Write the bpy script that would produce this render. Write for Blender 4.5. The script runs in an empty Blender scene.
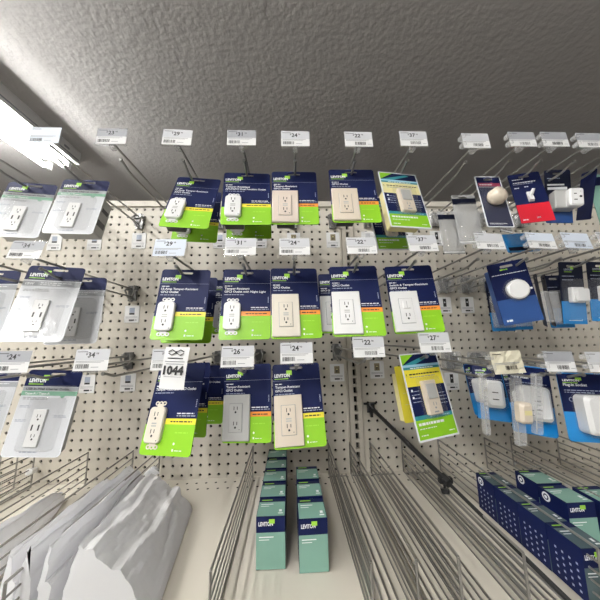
import bpy, math, random
from mathutils import Vector, Matrix, Euler
from mathutils.geometry import tessellate_polygon
random.seed(7)
S = 0.0254                                   # everything below is written in inches
sc = bpy.context.scene
COL = sc.collection

# ------------------------------------------------------------------ materials
def mat(name, col, rough=.5, metal=0, alpha=1, coat=0, emis=None, spec=.5, trans=0):
    m = bpy.data.materials.new(name); m.use_nodes = True
    b = m.node_tree.nodes['Principled BSDF']
    b.inputs['Base Color'].default_value = (*col, 1)
    b.inputs['Roughness'].default_value = rough
    b.inputs['Metallic'].default_value = metal
    b.inputs['Alpha'].default_value = alpha
    b.inputs['Coat Weight'].default_value = coat
    b.inputs['Coat Roughness'].default_value = .12
    b.inputs['Specular IOR Level'].default_value = spec
    b.inputs['Transmission Weight'].default_value = trans
    if emis:
        b.inputs['Emission Color'].default_value = (*emis[0], 1)
        b.inputs['Emission Strength'].default_value = emis[1]
    return m
def noisy(m, scale, amt, bump=0, bscale=None, bdist=.002):
    """procedural colour variation and bump on a material"""
    nt = m.node_tree; b = nt.nodes['Principled BSDF']
    tc = nt.nodes.new('ShaderNodeTexCoord')
    n = nt.nodes.new('ShaderNodeTexNoise'); n.inputs['Scale'].default_value = scale; n.inputs['Detail'].default_value = 5
    nt.links.new(tc.outputs['Object'], n.inputs['Vector'])
    mix = nt.nodes.new('ShaderNodeMix'); mix.data_type = 'RGBA'
    c = b.inputs['Base Color'].default_value
    mix.inputs[6].default_value = (c[0]*(1-amt), c[1]*(1-amt), c[2]*(1-amt), 1)
    mix.inputs[7].default_value = (min(1, c[0]*(1+amt)), min(1, c[1]*(1+amt)), min(1, c[2]*(1+amt)), 1)
    nt.links.new(n.outputs['Fac'], mix.inputs[0]); nt.links.new(mix.outputs[2], b.inputs['Base Color'])
    if bump:
        n2 = nt.nodes.new('ShaderNodeTexNoise'); n2.inputs['Scale'].default_value = bscale; n2.inputs['Detail'].default_value = 3
        nt.links.new(tc.outputs['Object'], n2.inputs['Vector'])
        bp = nt.nodes.new('ShaderNodeBump'); bp.inputs['Strength'].default_value = bump; bp.inputs['Distance'].default_value = bdist
        nt.links.new(n2.outputs['Fac'], bp.inputs['Height']); nt.links.new(bp.outputs['Normal'], b.inputs['Normal'])
    return m
M = {}
M['ceiling'] = noisy(mat('painted_textured_ceiling', (.52,.505,.50), .9, spec=.2), 3, .05, .38, 38, .011)
M['wall'] = noisy(mat('far_wall_paint', (.4,.38,.36), .9), 2, .05)
M['floor'] = noisy(mat('sealed_concrete_floor', (.42,.4,.37), .4), 2, .15)
M['beige'] = noisy(mat('beige_powder_coat', (.62,.58,.505), .42), 6, .05)
M['beige_up'] = noisy(mat('beige_upright_coat', (.54,.50,.43), .4), 6, .05)
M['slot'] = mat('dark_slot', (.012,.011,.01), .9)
M['chrome'] = noisy(mat('zinc_wire', (.36,.355,.34), .32, metal=.85), 30, .1)
M['clip'] = mat('zinc_clip', (.22,.22,.22), .35, metal=.8)
M['wire'] = noisy(mat('grey_divider_wire', (.34,.33,.31), .35, metal=.75), 20, .1)
M['black'] = mat('black_coated_steel', (.012,.012,.013), .4)
M['white'] = mat('white_plastic', (.82,.82,.82), .3, coat=.2)
M['almond'] = mat('almond_plastic', (.72,.63,.52), .3, coat=.2)
M['ivory'] = mat('ivory_plastic', (.80,.74,.64), .3, coat=.2)
M['pinkish'] = mat('light_almond_plastic', (.72,.62,.54), .3, coat=.2)
M['greyp'] = mat('grey_plastic', (.48,.48,.47), .3, coat=.2)
M['ink'] = mat('black_ink', (.02,.02,.022), .6)
M['wink'] = mat('white_ink', (.85,.87,.88), .5)
M['gink'] = mat('pale_grey_ink', (.36,.40,.50), .5)
M['dgink'] = mat('grey_ink', (.30,.31,.33), .5)
M['navy'] = noisy(mat('navy_card', (.006,.011,.060), .5, coat=0, spec=.15), 8, .08)
M['navy2'] = mat('mid_blue_card', (.02,.07,.24), .3, coat=.2)
M['dnavy'] = mat('dark_slate_card', (.007,.010,.028), .45, coat=.05, spec=.2)
M['green'] = mat('lime_green_card', (.26,.58,.015), .45, coat=.1)
M['logo'] = mat('logo_green', (.34,.68,.05), .4)
M['yellow'] = mat('yellow_band', (.85,.73,.05), .4)
M['cream'] = mat('cream_band', (.80,.72,.36), .4)
M['orange'] = mat('orange_band', (.85,.30,.04), .4)
M['bgreen'] = mat('seafoam_band', (.22,.48,.33), .4)
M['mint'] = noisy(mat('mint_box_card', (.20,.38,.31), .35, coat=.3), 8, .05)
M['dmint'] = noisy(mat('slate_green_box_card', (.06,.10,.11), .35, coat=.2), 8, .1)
M['silver'] = mat('grey_band', (.42,.44,.47), .4)
M['cardw'] = mat('white_card', (.84,.86,.90), .25, coat=.5)
M['red'] = mat('red_card', (.62,.012,.03), .35, coat=.3)
M['pink'] = mat('magenta_band', (.33,.05,.10), .4)
M['azure'] = mat('azure_card', (.01,.24,.62), .28, coat=.5)
M['teal'] = mat('teal_band', (.03,.25,.30), .4)
M['sky'] = mat('sky_card', (.35,.62,.78), .4)
M['paper'] = mat('white_paper', (.80,.80,.80), .7)
M['paperb'] = mat('bluish_paper', (.66,.72,.82), .6)
M['papery'] = mat('yellowed_paper', (.66,.62,.48), .7)
M['taggrey'] = mat('grey_price_band', (.36,.37,.40), .6)
M['taglight'] = mat('light_price_band', (.60,.61,.64), .6)
def clear_mat(name, haze, rough):
    """thin clear plastic: mostly transparent, fresnel reflection, a little white haze"""
    m=bpy.data.materials.new(name); m.use_nodes=True; nt=m.node_tree; nt.nodes.clear(); N=nt.nodes.new; Lk=nt.links.new
    out=N('ShaderNodeOutputMaterial'); tr=N('ShaderNodeBsdfTransparent'); gl=N('ShaderNodeBsdfGlossy'); df=N('ShaderNodeBsdfDiffuse')
    gl.inputs['Roughness'].default_value=rough; df.inputs['Color'].default_value=(.8,.81,.82,1)
    lw=N('ShaderNodeLayerWeight'); lw.inputs['Blend'].default_value=.5
    pw=N('ShaderNodeMath'); pw.operation='POWER'; pw.inputs[1].default_value=4; Lk(lw.outputs['Facing'],pw.inputs[0])
    fr=N('ShaderNodeMath'); fr.operation='MULTIPLY_ADD'; fr.inputs[1].default_value=.55; fr.inputs[2].default_value=.045; Lk(pw.outputs[0],fr.inputs[0])
    a=N('ShaderNodeMixShader'); a.inputs[0].default_value=haze; Lk(tr.outputs[0],a.inputs[1]); Lk(df.outputs[0],a.inputs[2])
    b=N('ShaderNodeMixShader'); Lk(fr.outputs[0],b.inputs[0]); Lk(a.outputs[0],b.inputs[1]); Lk(gl.outputs[0],b.inputs[2]); Lk(b.outputs[0],out.inputs[0])
    tc=N('ShaderNodeTexCoord'); n=N('ShaderNodeTexNoise'); n.inputs['Scale'].default_value=45; Lk(tc.outputs['Object'],n.inputs['Vector'])
    bp=N('ShaderNodeBump'); bp.inputs['Strength'].default_value=.35; bp.inputs['Distance'].default_value=.004; Lk(n.outputs['Fac'],bp.inputs['Height'])
    Lk(bp.outputs['Normal'],gl.inputs['Normal'])
    return m
M['clear'] = clear_mat('clear_plastic', .025, .1)
M['frost'] = clear_mat('hazy_clear_plastic', .25, .18)
M['haze'] = clear_mat('milky_clear_plastic', .32, .2)
M['housing'] = mat('dark_grey_housing', (.06,.06,.065), .35, coat=.2)
M['bag'] = noisy(mat('white_poly_bag', (.95,.95,.97), .28, coat=.4), 6, .06)
_nt=M['bag'].node_tree; _b=_nt.nodes['Principled BSDF']; _t=_nt.nodes.new('ShaderNodeBsdfTranslucent'); _t.inputs['Color'].default_value=(.97,.97,1,1)
_m=_nt.nodes.new('ShaderNodeMixShader'); _m.inputs[0].default_value=.4; _nt.links.new(_b.outputs[0],_m.inputs[1]); _nt.links.new(_t.outputs[0],_m.inputs[2]); _nt.links.new(_m.outputs[0],_nt.nodes['Material Output'].inputs[0])
M['bagin'] = noisy(mat('grey_bag_face', (.42,.42,.44), .3, coat=.3), 6, .06)
M['glow'] = mat('lit_fluorescent_tube', (.9,.9,.9), .4, emis=((1,.99,.95), 105))
M['enamel'] = mat('white_enamel', (.82,.81,.80), .4)
M['kraft'] = mat('tan_paper_icon', (.30,.25,.15), .6)

# ------------------------------------------------------------------ mesh builder
class MB:
    def __init__(s): s.v=[]; s.f=[]; s.m=[]; s.ms=[]
    def mi(s, m):
        if m not in s.ms: s.ms.append(m)
        return s.ms.index(m)
    def add(s, vs, fs, m):
        o=len(s.v); k=s.mi(m); s.v += [tuple(v) for v in vs]
        for f in fs: s.f.append([o+i for i in f]); s.m.append(k)
        return s
    def box(s, a, b, m):
        x0,y0,z0=a; x1,y1,z1=b
        return s.add([(x0,y0,z0),(x1,y0,z0),(x1,y1,z0),(x0,y1,z0),(x0,y0,z1),(x1,y0,z1),(x1,y1,z1),(x0,y1,z1)],
            [(0,3,2,1),(4,5,6,7),(0,1,5,4),(1,2,6,5),(2,3,7,6),(3,0,4,7)], m)
    def rbox(s, a, b, r, m, taper=0):
        """box with rounded vertical (Y) edges seen from the front; front face inset by taper"""
        x0,y0,z0=a; x1,y1,z1=b
        P=rrect(x0,z0,x1,z1,r); n=len(P); cx,cz=(x0+x1)/2,(z0+z1)/2
        kx=1-2*taper/(x1-x0); kz=1-2*taper/(z1-z0)
        back=[(x,y1,z) for x,z in P]; mid=[(x,y0+taper,z) for x,z in P]; fr=[(cx+(x-cx)*kx,y0,cz+(z-cz)*kz) for x,z in P]
        F=[[i for i in range(n)][::-1]]
        for k in (0,1):
            for i in range(n): j=(i+1)%n; F.append((k*n+i,k*n+j,(k+1)*n+j,(k+1)*n+i))
        F.append([2*n+i for i in range(n)])
        return s.add(back+mid+fr,F,m)
    def rect(s, x0,z0,x1,z1,y,m):
        return s.add([(x0,y,z0),(x1,y,z0),(x1,y,z1),(x0,y,z1)],[(0,1,2,3)],m)
    def poly(s, pts, y, m, holes=(), thick=0):
        loops=[list(pts)]+[list(h) for h in holes]
        T=tessellate_polygon([[Vector((x,z,0)) for x,z in l] for l in loops])
        flat=[p for l in loops for p in l]
        F=[]
        for t in T:
            a,b,c=[flat[i] for i in t]
            ar=(b[0]-a[0])*(c[1]-a[1])-(b[1]-a[1])*(c[0]-a[0])
            F.append(t if ar>0 else t[::-1])
        s.add([(x,y,z) for x,z in flat],F,m)
        if thick:
            s.add([(x,y+thick,z) for x,z in flat],[f[::-1] for f in F],m)
            for l in loops:
                n=len(l); s.add([(x,y,z) for x,z in l]+[(x,y+thick,z) for x,z in l],[(i,n+i,n+(i+1)%n,(i+1)%n) for i in range(n)],m)
        return s
    def tube(s, pts, r, m, n=8, caps=True):
        pts=[Vector(p) for p in pts]; rings=[]; up=None
        rr = r if isinstance(r,(list,tuple)) else [r]*len(pts)
        for i,p in enumerate(pts):
            d=(pts[min(i+1,len(pts)-1)]-pts[max(i-1,0)]).normalized()
            if up is None:
                up=Vector((0,0,1)) if abs(d.z)<.9 else Vector((1,0,0))
            a=d.cross(up).normalized(); b=a.cross(d).normalized(); up=b
            rings.append([p+rr[i]*(math.cos(t)*a+math.sin(t)*b) for t in [2*math.pi*k/n for k in range(n)]])
        V=[v for q in rings for v in q]; F=[]
        for i in range(len(pts)-1):
            for k in range(n): F.append((i*n+k,i*n+(k+1)%n,(i+1)*n+(k+1)%n,(i+1)*n+k))
        if caps: F.append([k for k in range(n)][::-1]); F.append([(len(pts)-1)*n+k for k in range(n)])
        return s.add(V,F,m)
    def disc(s, x,z,r,y,m,n=14): return s.poly([(x+r*math.cos(2*math.pi*k/n),z+r*math.sin(2*math.pi*k/n)) for k in range(n)],y,m)
    def text(s, body, x, z, h, y, m, bold=.0, align='L', width=None, rotz=0, mat4=None):
        V,F,w,hh=glyphs(body,bold)
        k=h/.72; kx=k if width is None else width/max(w,1e-3)
        ox={'L':0,'C':-w*kx/2,'R':-w*kx}[align]
        ca,sa=math.cos(rotz),math.sin(rotz)
        P=[]
        for (vx,vy) in V:
            a=vx*kx+ox; b=vy*k
            p=Vector((x+a*ca-b*sa, y, z+a*sa+b*ca))
            if mat4: p=mat4@Vector((a,0,b))
            P.append(tuple(p))
        return s.add(P,F,m)
    def build(s, name, parent=None, loc=None, rot=None, smooth=False):
        me=bpy.data.meshes.new(name); me.from_pydata([(a*S,b*S,c*S) for a,b,c in s.v],[],s.f)
        for m in s.ms: me.materials.append(m if not isinstance(m,str) else M[m])
        me.polygons.foreach_set('material_index', s.m)
        if smooth: me.polygons.foreach_set('use_smooth',[True]*len(me.polygons))
        me.update()
        o=bpy.data.objects.new(name,me); COL.objects.link(o)
        if parent: o.parent=parent
        if loc: o.location=Vector(loc)*S
        if rot: o.rotation_euler=Euler([math.radians(a) for a in rot])
        return o
_g={}
def glyphs(body, bold=0):
    key=(body,bold)
    if key in _g: return _g[key]
    cu=bpy.data.curves.new('t','FONT'); cu.body=body; cu.size=1; cu.offset=bold; cu.resolution_u=2
    o=bpy.data.objects.new('t',cu); COL.objects.link(o)
    bpy.context.view_layer.update()
    me=bpy.data.meshes.new_from_object(o.evaluated_get(bpy.context.evaluated_depsgraph_get()))
    V=[(v.co.x,v.co.y) for v in me.vertices]; F=[list(p.vertices) for p in me.polygons]
    FF=[]
    for f in F:
        a=sum(V[f[i]][0]*V[f[(i+1)%len(f)]][1]-V[f[(i+1)%len(f)]][0]*V[f[i]][1] for i in range(len(f)))
        FF.append(f if a>0 else f[::-1])
    x0=min([v[0] for v in V] or [0]); w=max([v[0] for v in V] or [0])-x0
    V=[(v[0]-x0,v[1]) for v in V]
    bpy.data.objects.remove(o); bpy.data.curves.remove(cu); bpy.data.meshes.remove(me)
    _g[key]=(V,FF,w,1); return _g[key]
def rrect(x0,z0,x1,z1,r,n=4):
    P=[]
    for cx,cz,a in ((x1-r,z0+r,-90),(x1-r,z1-r,0),(x0+r,z1-r,90),(x0+r,z0+r,180)):
        for k in range(n+1):
            t=math.radians(a+90*k/n); P.append((cx+r*math.cos(t),cz+r*math.sin(t)))
    return P
def empty(name, loc, rot=(0,0,0), label=None, cat=None, group=None):
    o=bpy.data.objects.new(name,None); COL.objects.link(o); o.empty_display_size=.02
    o.location=Vector(loc)*S; o.rotation_euler=Euler([math.radians(a) for a in rot])
    tag(o,label,cat,group); return o
def tag(o,label=None,cat=None,group=None,kind=None):
    if label: o['label']=label
    if cat: o['category']=cat
    if group: o['group']=group
    if kind: o['kind']=kind
    return o

# ------------------------------------------------------------------ room
tag(MB().box((-260,-260,-4),(260,260,0),'floor').build('floor'),kind='structure')
tag(MB().box((-260,-260,126),(260,260,130),'ceiling').build('ceiling'),kind='structure')
tag(MB().box((-260,255,0),(260,262,126),'wall').build('wall_back'),kind='structure')
tag(MB().box((-266,-260,0),(-260,260,126),'wall').build('wall_left'),kind='structure')
tag(MB().box((260,-260,0),(266,260,126),'wall').build('wall_right'),kind='structure')

def fixture(x, y0, y1, label, group=None):
    t=empty('ceiling_light',(x,y1,126),label=label,cat='light',group=group); L=y1-y0
    b=MB(); b.box((0,-L,-4),(5.2,0,0),'enamel')
    b.box((5.2,-L+1,-3.2),(5.35,-.6,-2.9),'dgink'); b.rect(3.9,-2.4,4.6,-1.4,.02,'ink')
    for k in range(3): b.box((5.2,-6-k*34,-2.2),(5.24,-4.2-k*34,-1.5),'dgink')
    b.build('housing',t)
    r=MB()
    r.add([(-4.6,-L,-3.3),(-4.6,-1.5,-3.3),(0,-1.5,-4.2),(0,-L,-4.2),(5.2,-1.5,-4.2),(5.2,-L,-4.2),],[(0,1,2,3),(3,2,4,5)],'enamel')
    r.build('reflector',t)
    for dx in (-3.3,2.3):
        MB().tube([(dx,-L+1,-5.9),(dx,-2.4,-5.9)],.62,'glow',12).build('tube',t,smooth=False)
        e=MB(); e.tube([(dx,-2.4,-5.9),(dx,-.9,-5.9)],.6,'enamel',12); e.box((dx-.5,-1.2,-6.3),(dx+.5,-.3,-3.9),'enamel'); e.build('lamp_socket',t)
    return t
fixture(-71.2,-50,46,'two-tube fluorescent strip light on the ceiling at upper left')
fixture(-71.2,-150,-54,'fluorescent strip light on the ceiling behind the camera, in line with the visible one')
fixture(-20,-150,-54,'added fluorescent strip light, unseen behind the camera, front fill for the packs')  # added out-of-view lamp, put in to brighten the pack fronts

# ------------------------------------------------------------------ gondola rack
rack=empty('gondola_rack',(0,0,0),label='beige steel gondola rack with perforated back panels and slotted upright',cat='shelving')
def pegboard(c0,c1,r0,r1,x0,x1,z0,z1,miss=()):
    """perforated panel: real octagonal holes on a one inch grid"""
    b=MB(); V=[];F=[]; n=8; R=.165
    for c in range(c0,c1+1):
        for r in range(r0,r1+1):
            X,Z=c, 82.5-r; o=len(V)
            ring=[(math.cos(math.pi*(2*k)/n),math.sin(math.pi*(2*k)/n)) for k in range(n)]
            sq=[(.5,0),(.5,.5),(0,.5),(-.5,.5),(-.5,0),(-.5,-.5),(0,-.5),(.5,-.5)]
            for a,d in ring: V.append((X+R*a,0,Z+R*d))
            for a,d in ring: V.append((X+R*a,.16,Z+R*d))
            for a,d in sq: V.append((X+a,0,Z+d))
            for k in range(n):
                j=(k+1)%n
                F.append((o+k,o+16+k,o+16+j,o+j)); F.append((o+k,o+j,o+8+j,o+8+k))
    b.add(V,F,'beige')
    X0,X1=c0-.5,c1+.5; Z1,Z0=83-r0,82-r1
    if x0<X0: b.rect(x0,Z0,X0,Z1,0,'beige')
    if x1>X1: b.rect(X1,Z0,x1,Z1,0,'beige')
    if z1>Z1: b.rect(x0,Z1,x1,z1,0,'beige')
    if z0<Z0: b.rect(x0,z0,x1,Z0,0,'beige')
    return b
pegboard(-41,6,0,31,-41.6,6.75,8,83,).build('pegboard_panel',rack)
pegboard(9,56,0,31,8.35,56.4,8,83).build('pegboard_panel',rack)
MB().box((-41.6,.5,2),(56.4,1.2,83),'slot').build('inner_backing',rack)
b=MB()
b.box((-41.6,-.25,82.85),(6.9,1.4,83.55),'beige'); b.box((8.2,-.25,82.85),(56.4,1.4,83.55),'beige')
b.build('top_rail',rack)
def upright(x):
    b=MB()
    # slotted channel with real slots: face strips left and right of the slots plus bridges
    b.box((x-.72,-.3,0),(x-.2,.4,83.3),'beige_up'); b.box((x+.2,-.3,0),(x+.72,.4,83.3),'beige_up')
    for k in range(83):
        z=.5+k
        b.box((x-.2,-.3,z-.15),(x+.2,.1,z+.15),'beige_up')
    b.box((x-.2,.3,0),(x+.2,.4,83.3),'slot')
    b.box((x-.95,-.12,0),(x-.80,.4,83.3),'beige_up'); b.box((x+.80,-.12,0),(x+.95,.4,83.3),'beige_up')
    b.build('slotted_upright',rack)
upright(7.5); upright(-42.2); upright(57)
b=MB(); b.box((-42,-20,0),(57,0,4),'beige'); b.build('base_deck',rack)

def shelf(x0,x1,label):
    t=empty('metal_shelf',(0,-.05,51.2),label=label,cat='shelf')
    b=MB(); b.box((x0,-17,-.2),(x1,-.1,0),'beige'); b.box((x0,-17.1,-1.2),(x1,-17,.0),'beige')
    n=int(x1-x0)
    for r,yy in enumerate((-1.0,-2.1)):
        for k in range(n-1):
            X=x0+1+k+.5*r
            b.add([(X+.13*math.cos(2*math.pi*q/8),yy+.13*math.sin(2*math.pi*q/8),.012) for q in range(8)],[tuple(range(8))],'slot')
    b.build('shelf_tray',t)
    for X in (x0+.1,x1-.3):
        MB().add([(X,0,-.2),(X,-16,-.2),(X,-16,-1.1),(X,0,-3.2),(X+.2,0,-.2),(X+.2,-16,-.2),(X+.2,-16,-1.1),(X+.2,0,-3.2)],
          [(0,1,2,3),(7,6,5,4),(0,4,5,1),(1,5,6,2),(2,6,7,3),(3,7,4,0)],'beige').build('bracket',t)
shelf(-41,7.3,'beige metal shelf left of the slotted upright, holding plastic bags and mint boxes')
shelf(7.7,56,'beige metal shelf right of the slotted upright, crowded with wire dividers')

# ------------------------------------------------------------------ wire dividers on the shelf
def divider(x,label,top=54.45,group=None,base=0):
    t=empty('wire_shelf_divider',(x,-.6,51.22),label=label,cat='shelf divider',group=group)
    h=top-51.22; b=MB(); L=15.2
    b.tube([(0,0,.05),(0,0,h)],.075,'wire',6)
    b.tube([(0,0,h),(0,-L,h)],.075,'wire',6); b.tube([(0,-L,h),(0,-L,.05)],.075,'wire',6)
    for k in range(5): b.tube([(0,0,.07+k*h/5.3),(0,-L,.07+k*h/5.3)],.06,'wire',6)
    b.build('wire_grid',t)
    if base:
        q=MB()
        for k in range(base): q.tube([(.5+.45*k,0,.06),(.5+.45*k,-L,.06)],.07,'wire',6)
        for yy in (-.3,-L+.2): q.tube([(0,yy,.03),(.5+.45*(base-1),yy,.03)],.06,'wire',6)
        q.build('base_wires',t)
    MB().box((-.16,-L-.25,0),(.16,-L+.1,.5),'wire').build('front_foot',t)
    return t
for x,lab in ((-30.6,'leftmost wire shelf divider, in the tight bunch at the left edge'),(-28.9,'wire shelf divider second from the left, in the tight bunch'),
  (-27.2,'wire shelf divider with a white plastic knob, near the left edge'),
  (-21.7,'wire shelf divider left of the white plastic bags, over the small bag'),(-17.0,'wire shelf divider standing behind the white bag with the highest ridge'),
  (-14.2,'wire shelf divider half hidden right behind the knotted white bag'),(-4.2,'wire shelf divider immediately left of the mint and navy box columns'),
  (4.1,'wire shelf divider right of the mint and navy box columns'),(6.5,'wire shelf divider in front of the slotted upright'),
  (8.8,'wire shelf divider just right of the slotted upright, left of the black bar'),(12.4,'wire shelf divider crossed by the black bar'),
  (16.6,'wire shelf divider between the black clamp and the long dark boxes'),(22.0,'wire shelf divider below the white-plug blue packs, right of the tall mint box'),
  (25.1,'wire shelf divider below the edge-on clear packs at right'),(30.6,'rightmost wire shelf divider in view')):
    d=divider(x,lab,base={4.1:4,6.5:4,8.8:5,12.4:6}.get(x,0))
    if abs(x+27.2)<.01:
        k=MB(); k.tube([(0,.3,1.6),(0,-.35,1.7),(0,-.6,1.5)],[.28,.36,.15],'white',10); k.build('plastic_knob',d)

# ------------------------------------------------------------------ black hold bar with clamp
t=empty('black_bar',(9.2,-.1,58.1),label='long black steel bar reaching out of the back panel with a clamp and knob',cat='bar')
E1=Vector((4.25,-17,-4.93)); 
b=MB(); b.tube([(0,0,0),E1*.588],.21,'black',10); b.build('outer_rod',t)
b=MB(); b.tube([E1*.57,E1],.13,'black',10); b.build('inner_rod',t)
b=MB(); b.box((-.75,-.2,.25),(.7,.03,.45),'black'); b.box((-.35,-.45,-.55),(.4,.03,.45),'black'); b.box((-.08,-.35,-1.1),(.2,.0,-.5),'black'); b.tube([(-.2,-.3,.35),(.4,-.7,-.35)],.2,'black',8); b.build('wall_mount',t)
c=E1*.588; b=MB(); b.tube([c-E1*.02,c+E1*.02],.32,'black',10); b.box((c.x-.5,c.y-.15,c.z-.18),(c.x+.5,c.y+.18,c.z+.18),'black'); b.build('clamp',t)
b=MB(); b.tube([c+Vector((-.1,0,-.2)),c+Vector((-.15,-.05,-.6))],.09,'black',8); b.tube([c+Vector((-.15,-.05,-.55)),c+Vector((-.15,-.15,-.85))],[.32,.27],'black',12); b.build('knob',t)

# ------------------------------------------------------------------ hooks with price tags
def hook(x, tagz, label, price=None, band='taglight', paper='paper', base=True, cover=False, L=12.0, roll=0, crump=False, yaw=0, side=0, location=True, loclabel=None, icon='bar', loc_label=None):
    t=empty('display_hook',(x,-.05,tagz-1.4),(0,0,0),label,'display hook')
    az=.95; rz=0.0
    b=MB(); b.box((-.45,-.3,-.5),(.45,-.02,1.35),'clip'); b.box((-.62,-.55,.75),(.62,-.1,1.15),'clip'); b.tube([(-.3,-.45,1.3),(-.55,-.8,.7),(-.2,-.7,-.1),(.1,-.4,-.6)],.11,'chrome',6)
    b.tube([(.3,-.45,1.3),(.55,-.8,.7),(.25,-.7,0)],.1,'chrome',6); b.build('hook_base',t)
    if cover:
        c=MB(); c.rbox((-1.05,-.9,-.5),(1.05,-.05,1.5),.35,'frost',.2); c.build('base_cover',t)
    b=MB()
    P=[(0,0,rz)]+[(0,-L+1.2-(1-q)*0,rz) for q in (1,)]
    P=[(0,-.1,rz),(0,-L+2.0,rz),(0,-L+1.6,rz+.03),(0,-L+1.2,rz+.16),(0,-L+.8,rz+.30),(0,-L+.5,rz+.33)]
    b.tube(P,.1,'chrome',8); b.tube([(0,-L+.55,rz+.33),(0,-L+.42,rz+.33)],.14,'chrome',8); b.build('product_rod',t,smooth=False)
    b=MB(); b.tube([(side*.0,-.1,az),(0,-L+.1,az),(0,-L-.3,az+.0)],.095,'chrome',8); b.build('scan_arm',t)
    # flip tag holder, front face at y=-L-.8
    y=0; W,H=2.24,1.42; cz=0; dx=.18 if x>12 else (.05 if x>4 else 0)
    h=MB(); h.rbox((-W/2-.06,y,cz-H/2-.06),(W/2+.06,y+.12,cz+H/2+.1),.07,'clear')
    h.box((-W/2-.06,y-.06,cz-H/2-.08),(W/2+.06,y+.12,cz-H/2+.0),'clear')
    h.rbox((-.2-dx,y+.1,cz-H/2-.16),(.2-dx,y+.5,cz-H/2+.3),.08,'frost')
    if cover: h.rbox((-W/2-.1,y-.1,cz-.5),(-W/2+.22,y+.35,cz-.15),.08,'frost'); h.rbox((-W/2-.1,y-.1,cz+.2),(-W/2+.22,y+.35,cz+.55),.08,'frost')
    ho=h.build('tag_holder',t,(dx,-L-.72,1.4),((-5 if tagz>80 else -13 if tagz>70 else -9),roll,yaw))
    l=MB()
    if crump:
        n=9; V=[];F=[]
        for j in range(6):
            for i in range(n):
                V.append((-W/2+W*i/(n-1),y-.10+.05*random.uniform(-1,1),cz-H/2-.1+(H+.15)*j/5))
        for j in range(5):
            for i in range(n-1): F.append((j*n+i,j*n+i+1,(j+1)*n+i+1,(j+1)*n+i))
        l.add(V,F,'papery'); yy=y-.17
    else:
        l.rect(-W/2,cz-H/2,W/2,cz+H/2,y-.012,paper); yy=y-.02
        if band: l.rect(-W/2,cz-.02,W/2,cz+H/2,y-.016,band)
    if price:
        l.text('$',-.34,cz+.34,.15,yy,'ink',.02,'R'); l.text(price,-.3,cz+.17,.34,yy,'ink',.03); l.text('98',.22,cz+.36,.13,yy,'ink',.01)
    l.rect(-W/2+.1,cz+.53,-.35,cz+.57,yy,'ink')
    l.rect(-W/2+.1,cz-.10,W/2-.3,cz-.06,yy,'dgink'); l.rect(-W/2+.1,cz-.18,W/2-.5,cz-.15,yy,'dgink')
    xb=-W/2+.15 if x<2 else -.3
    for k in range(16):
        xx=xb+k*.055
        l.rect(xx,cz-.55,xx+random.choice((.018,.03,.04)),cz-.27,yy,'ink')
    l.rect(xb+1.0,cz-.50,min(xb+1.5,W/2-.1),cz-.46,yy,'dgink')
    l.build('price_label',ho)
    if location:
        z=-1.05; c=MB(); c.rbox((-.84,-.02,z-1.95),(.84,.02,z+.05),.08,'paper')
        if icon=='bar':
            c.rect(-.3,z-1.02,.3,z-.82,-.03,'ink'); c.rect(-.3,z-.8,.3,z-.2,-.03,'gink' if x<-5 else 'taglight')
        elif icon=='plate':
            c.rect(-.32,z-1.05,.32,z-.2,-.03,'kraft'); c.rect(-.14,z-.95,-.04,z-.4,-.035,'ink'); c.rect(.06,z-.95,.16,z-.4,-.035,'ink'); c.rect(-.1,z-.6,.1,z-.5,-.036,'cream')
        else:
            c.rect(-.2,z-1.15,.2,z-.15,-.03,'ink'); c.disc(0,z-.6,.1,-.035,'taglight')
        for q in (1.25,1.38): c.rect(-.7,z-q-.04,.66,z-q,-.03,'dgink')
        c.rect(-.3,z-1.75,.3,z-1.58,-.03,'ink')
        c.rect(.38,z-1.72,.6,z-1.60,-.03,'dgink')
        o=c.build('location_card',None,(x,-.06,tagz-1.4),)
        tag(o,loc_label,'shelf label','planogram cards on the pegboard')
    return t
def H(x,tz,label,ll,**k): return hook(x,tz,label,loc_label=ll,**k)
T='top-row '; 
H(-28.4,81.6,'top-row hook left of the frame edge, whose rods run into the left edge','small white card low behind the leftmost top-row hook base')
H(-23.7,81.6,'top-row hook carrying the leftmost white charger pack, tag outside the frame','small white card on the pegboard between the two top-row white charger packs')
H(-18.4,81.77,'top-row hook with pale tag in front of the ceiling light','small white card under the hook base right of the top white charger pack',band='paperb',paper='paperb')
H(-13.46,81.75,'empty top-row hook with grey-banded tag, left of the tilted green pack','small white card under the empty top-left hook base',price='23',band='taggrey')
H(-8.52,81.74,'top-row hook with a $29 tag above the leftmost lime and navy pack','small white card behind the leftmost top-row lime pack',price='29',roll=2)
H(-3.56,81.77,'top-row hook with grey-banded tag above the dual-function outlet pack','small white card right below the dual-function outlet pack',price='31',band='taggrey')
H(.66,81.74,'top-row hook with a $24 tag above the light almond plate pack','small white card under the top-row light almond plate pack',price='24',icon='plate')
H(5.67,81.77,'top-row hook with a $22 tag above the almond plate pack','small white card left of the slotted upright in the top row',price='22',icon='plate')
H(10.17,81.88,'top-row hook with a tag above the cream and green clamshell','small white card behind the cream and green clamshell',price='37',icon='bar')
H(15.23,81.77,'empty top-row hook with pale tag, right of the cream clamshell','small white card right of the cream clamshell, with black icon',cover=True,icon='dark')
H(19.19,81.96,'top-row hook with grey-banded tag above the white-bordered night light pack','small white card hidden half behind the clear packs in the top row',cover=True,band='taggrey',icon='dark')
H(21.99,82.0,'top-row hook with grey-banded tag above the red and navy pack','small white card below the red and navy pack with black icon',cover=True,band='taggrey',icon='dark')
H(25.03,81.95,'top-row hook with grey-banded tag cut by the right edge of the frame','small white card below the white adapter pack in the top row',cover=True,band='taggrey',icon='dark')
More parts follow.
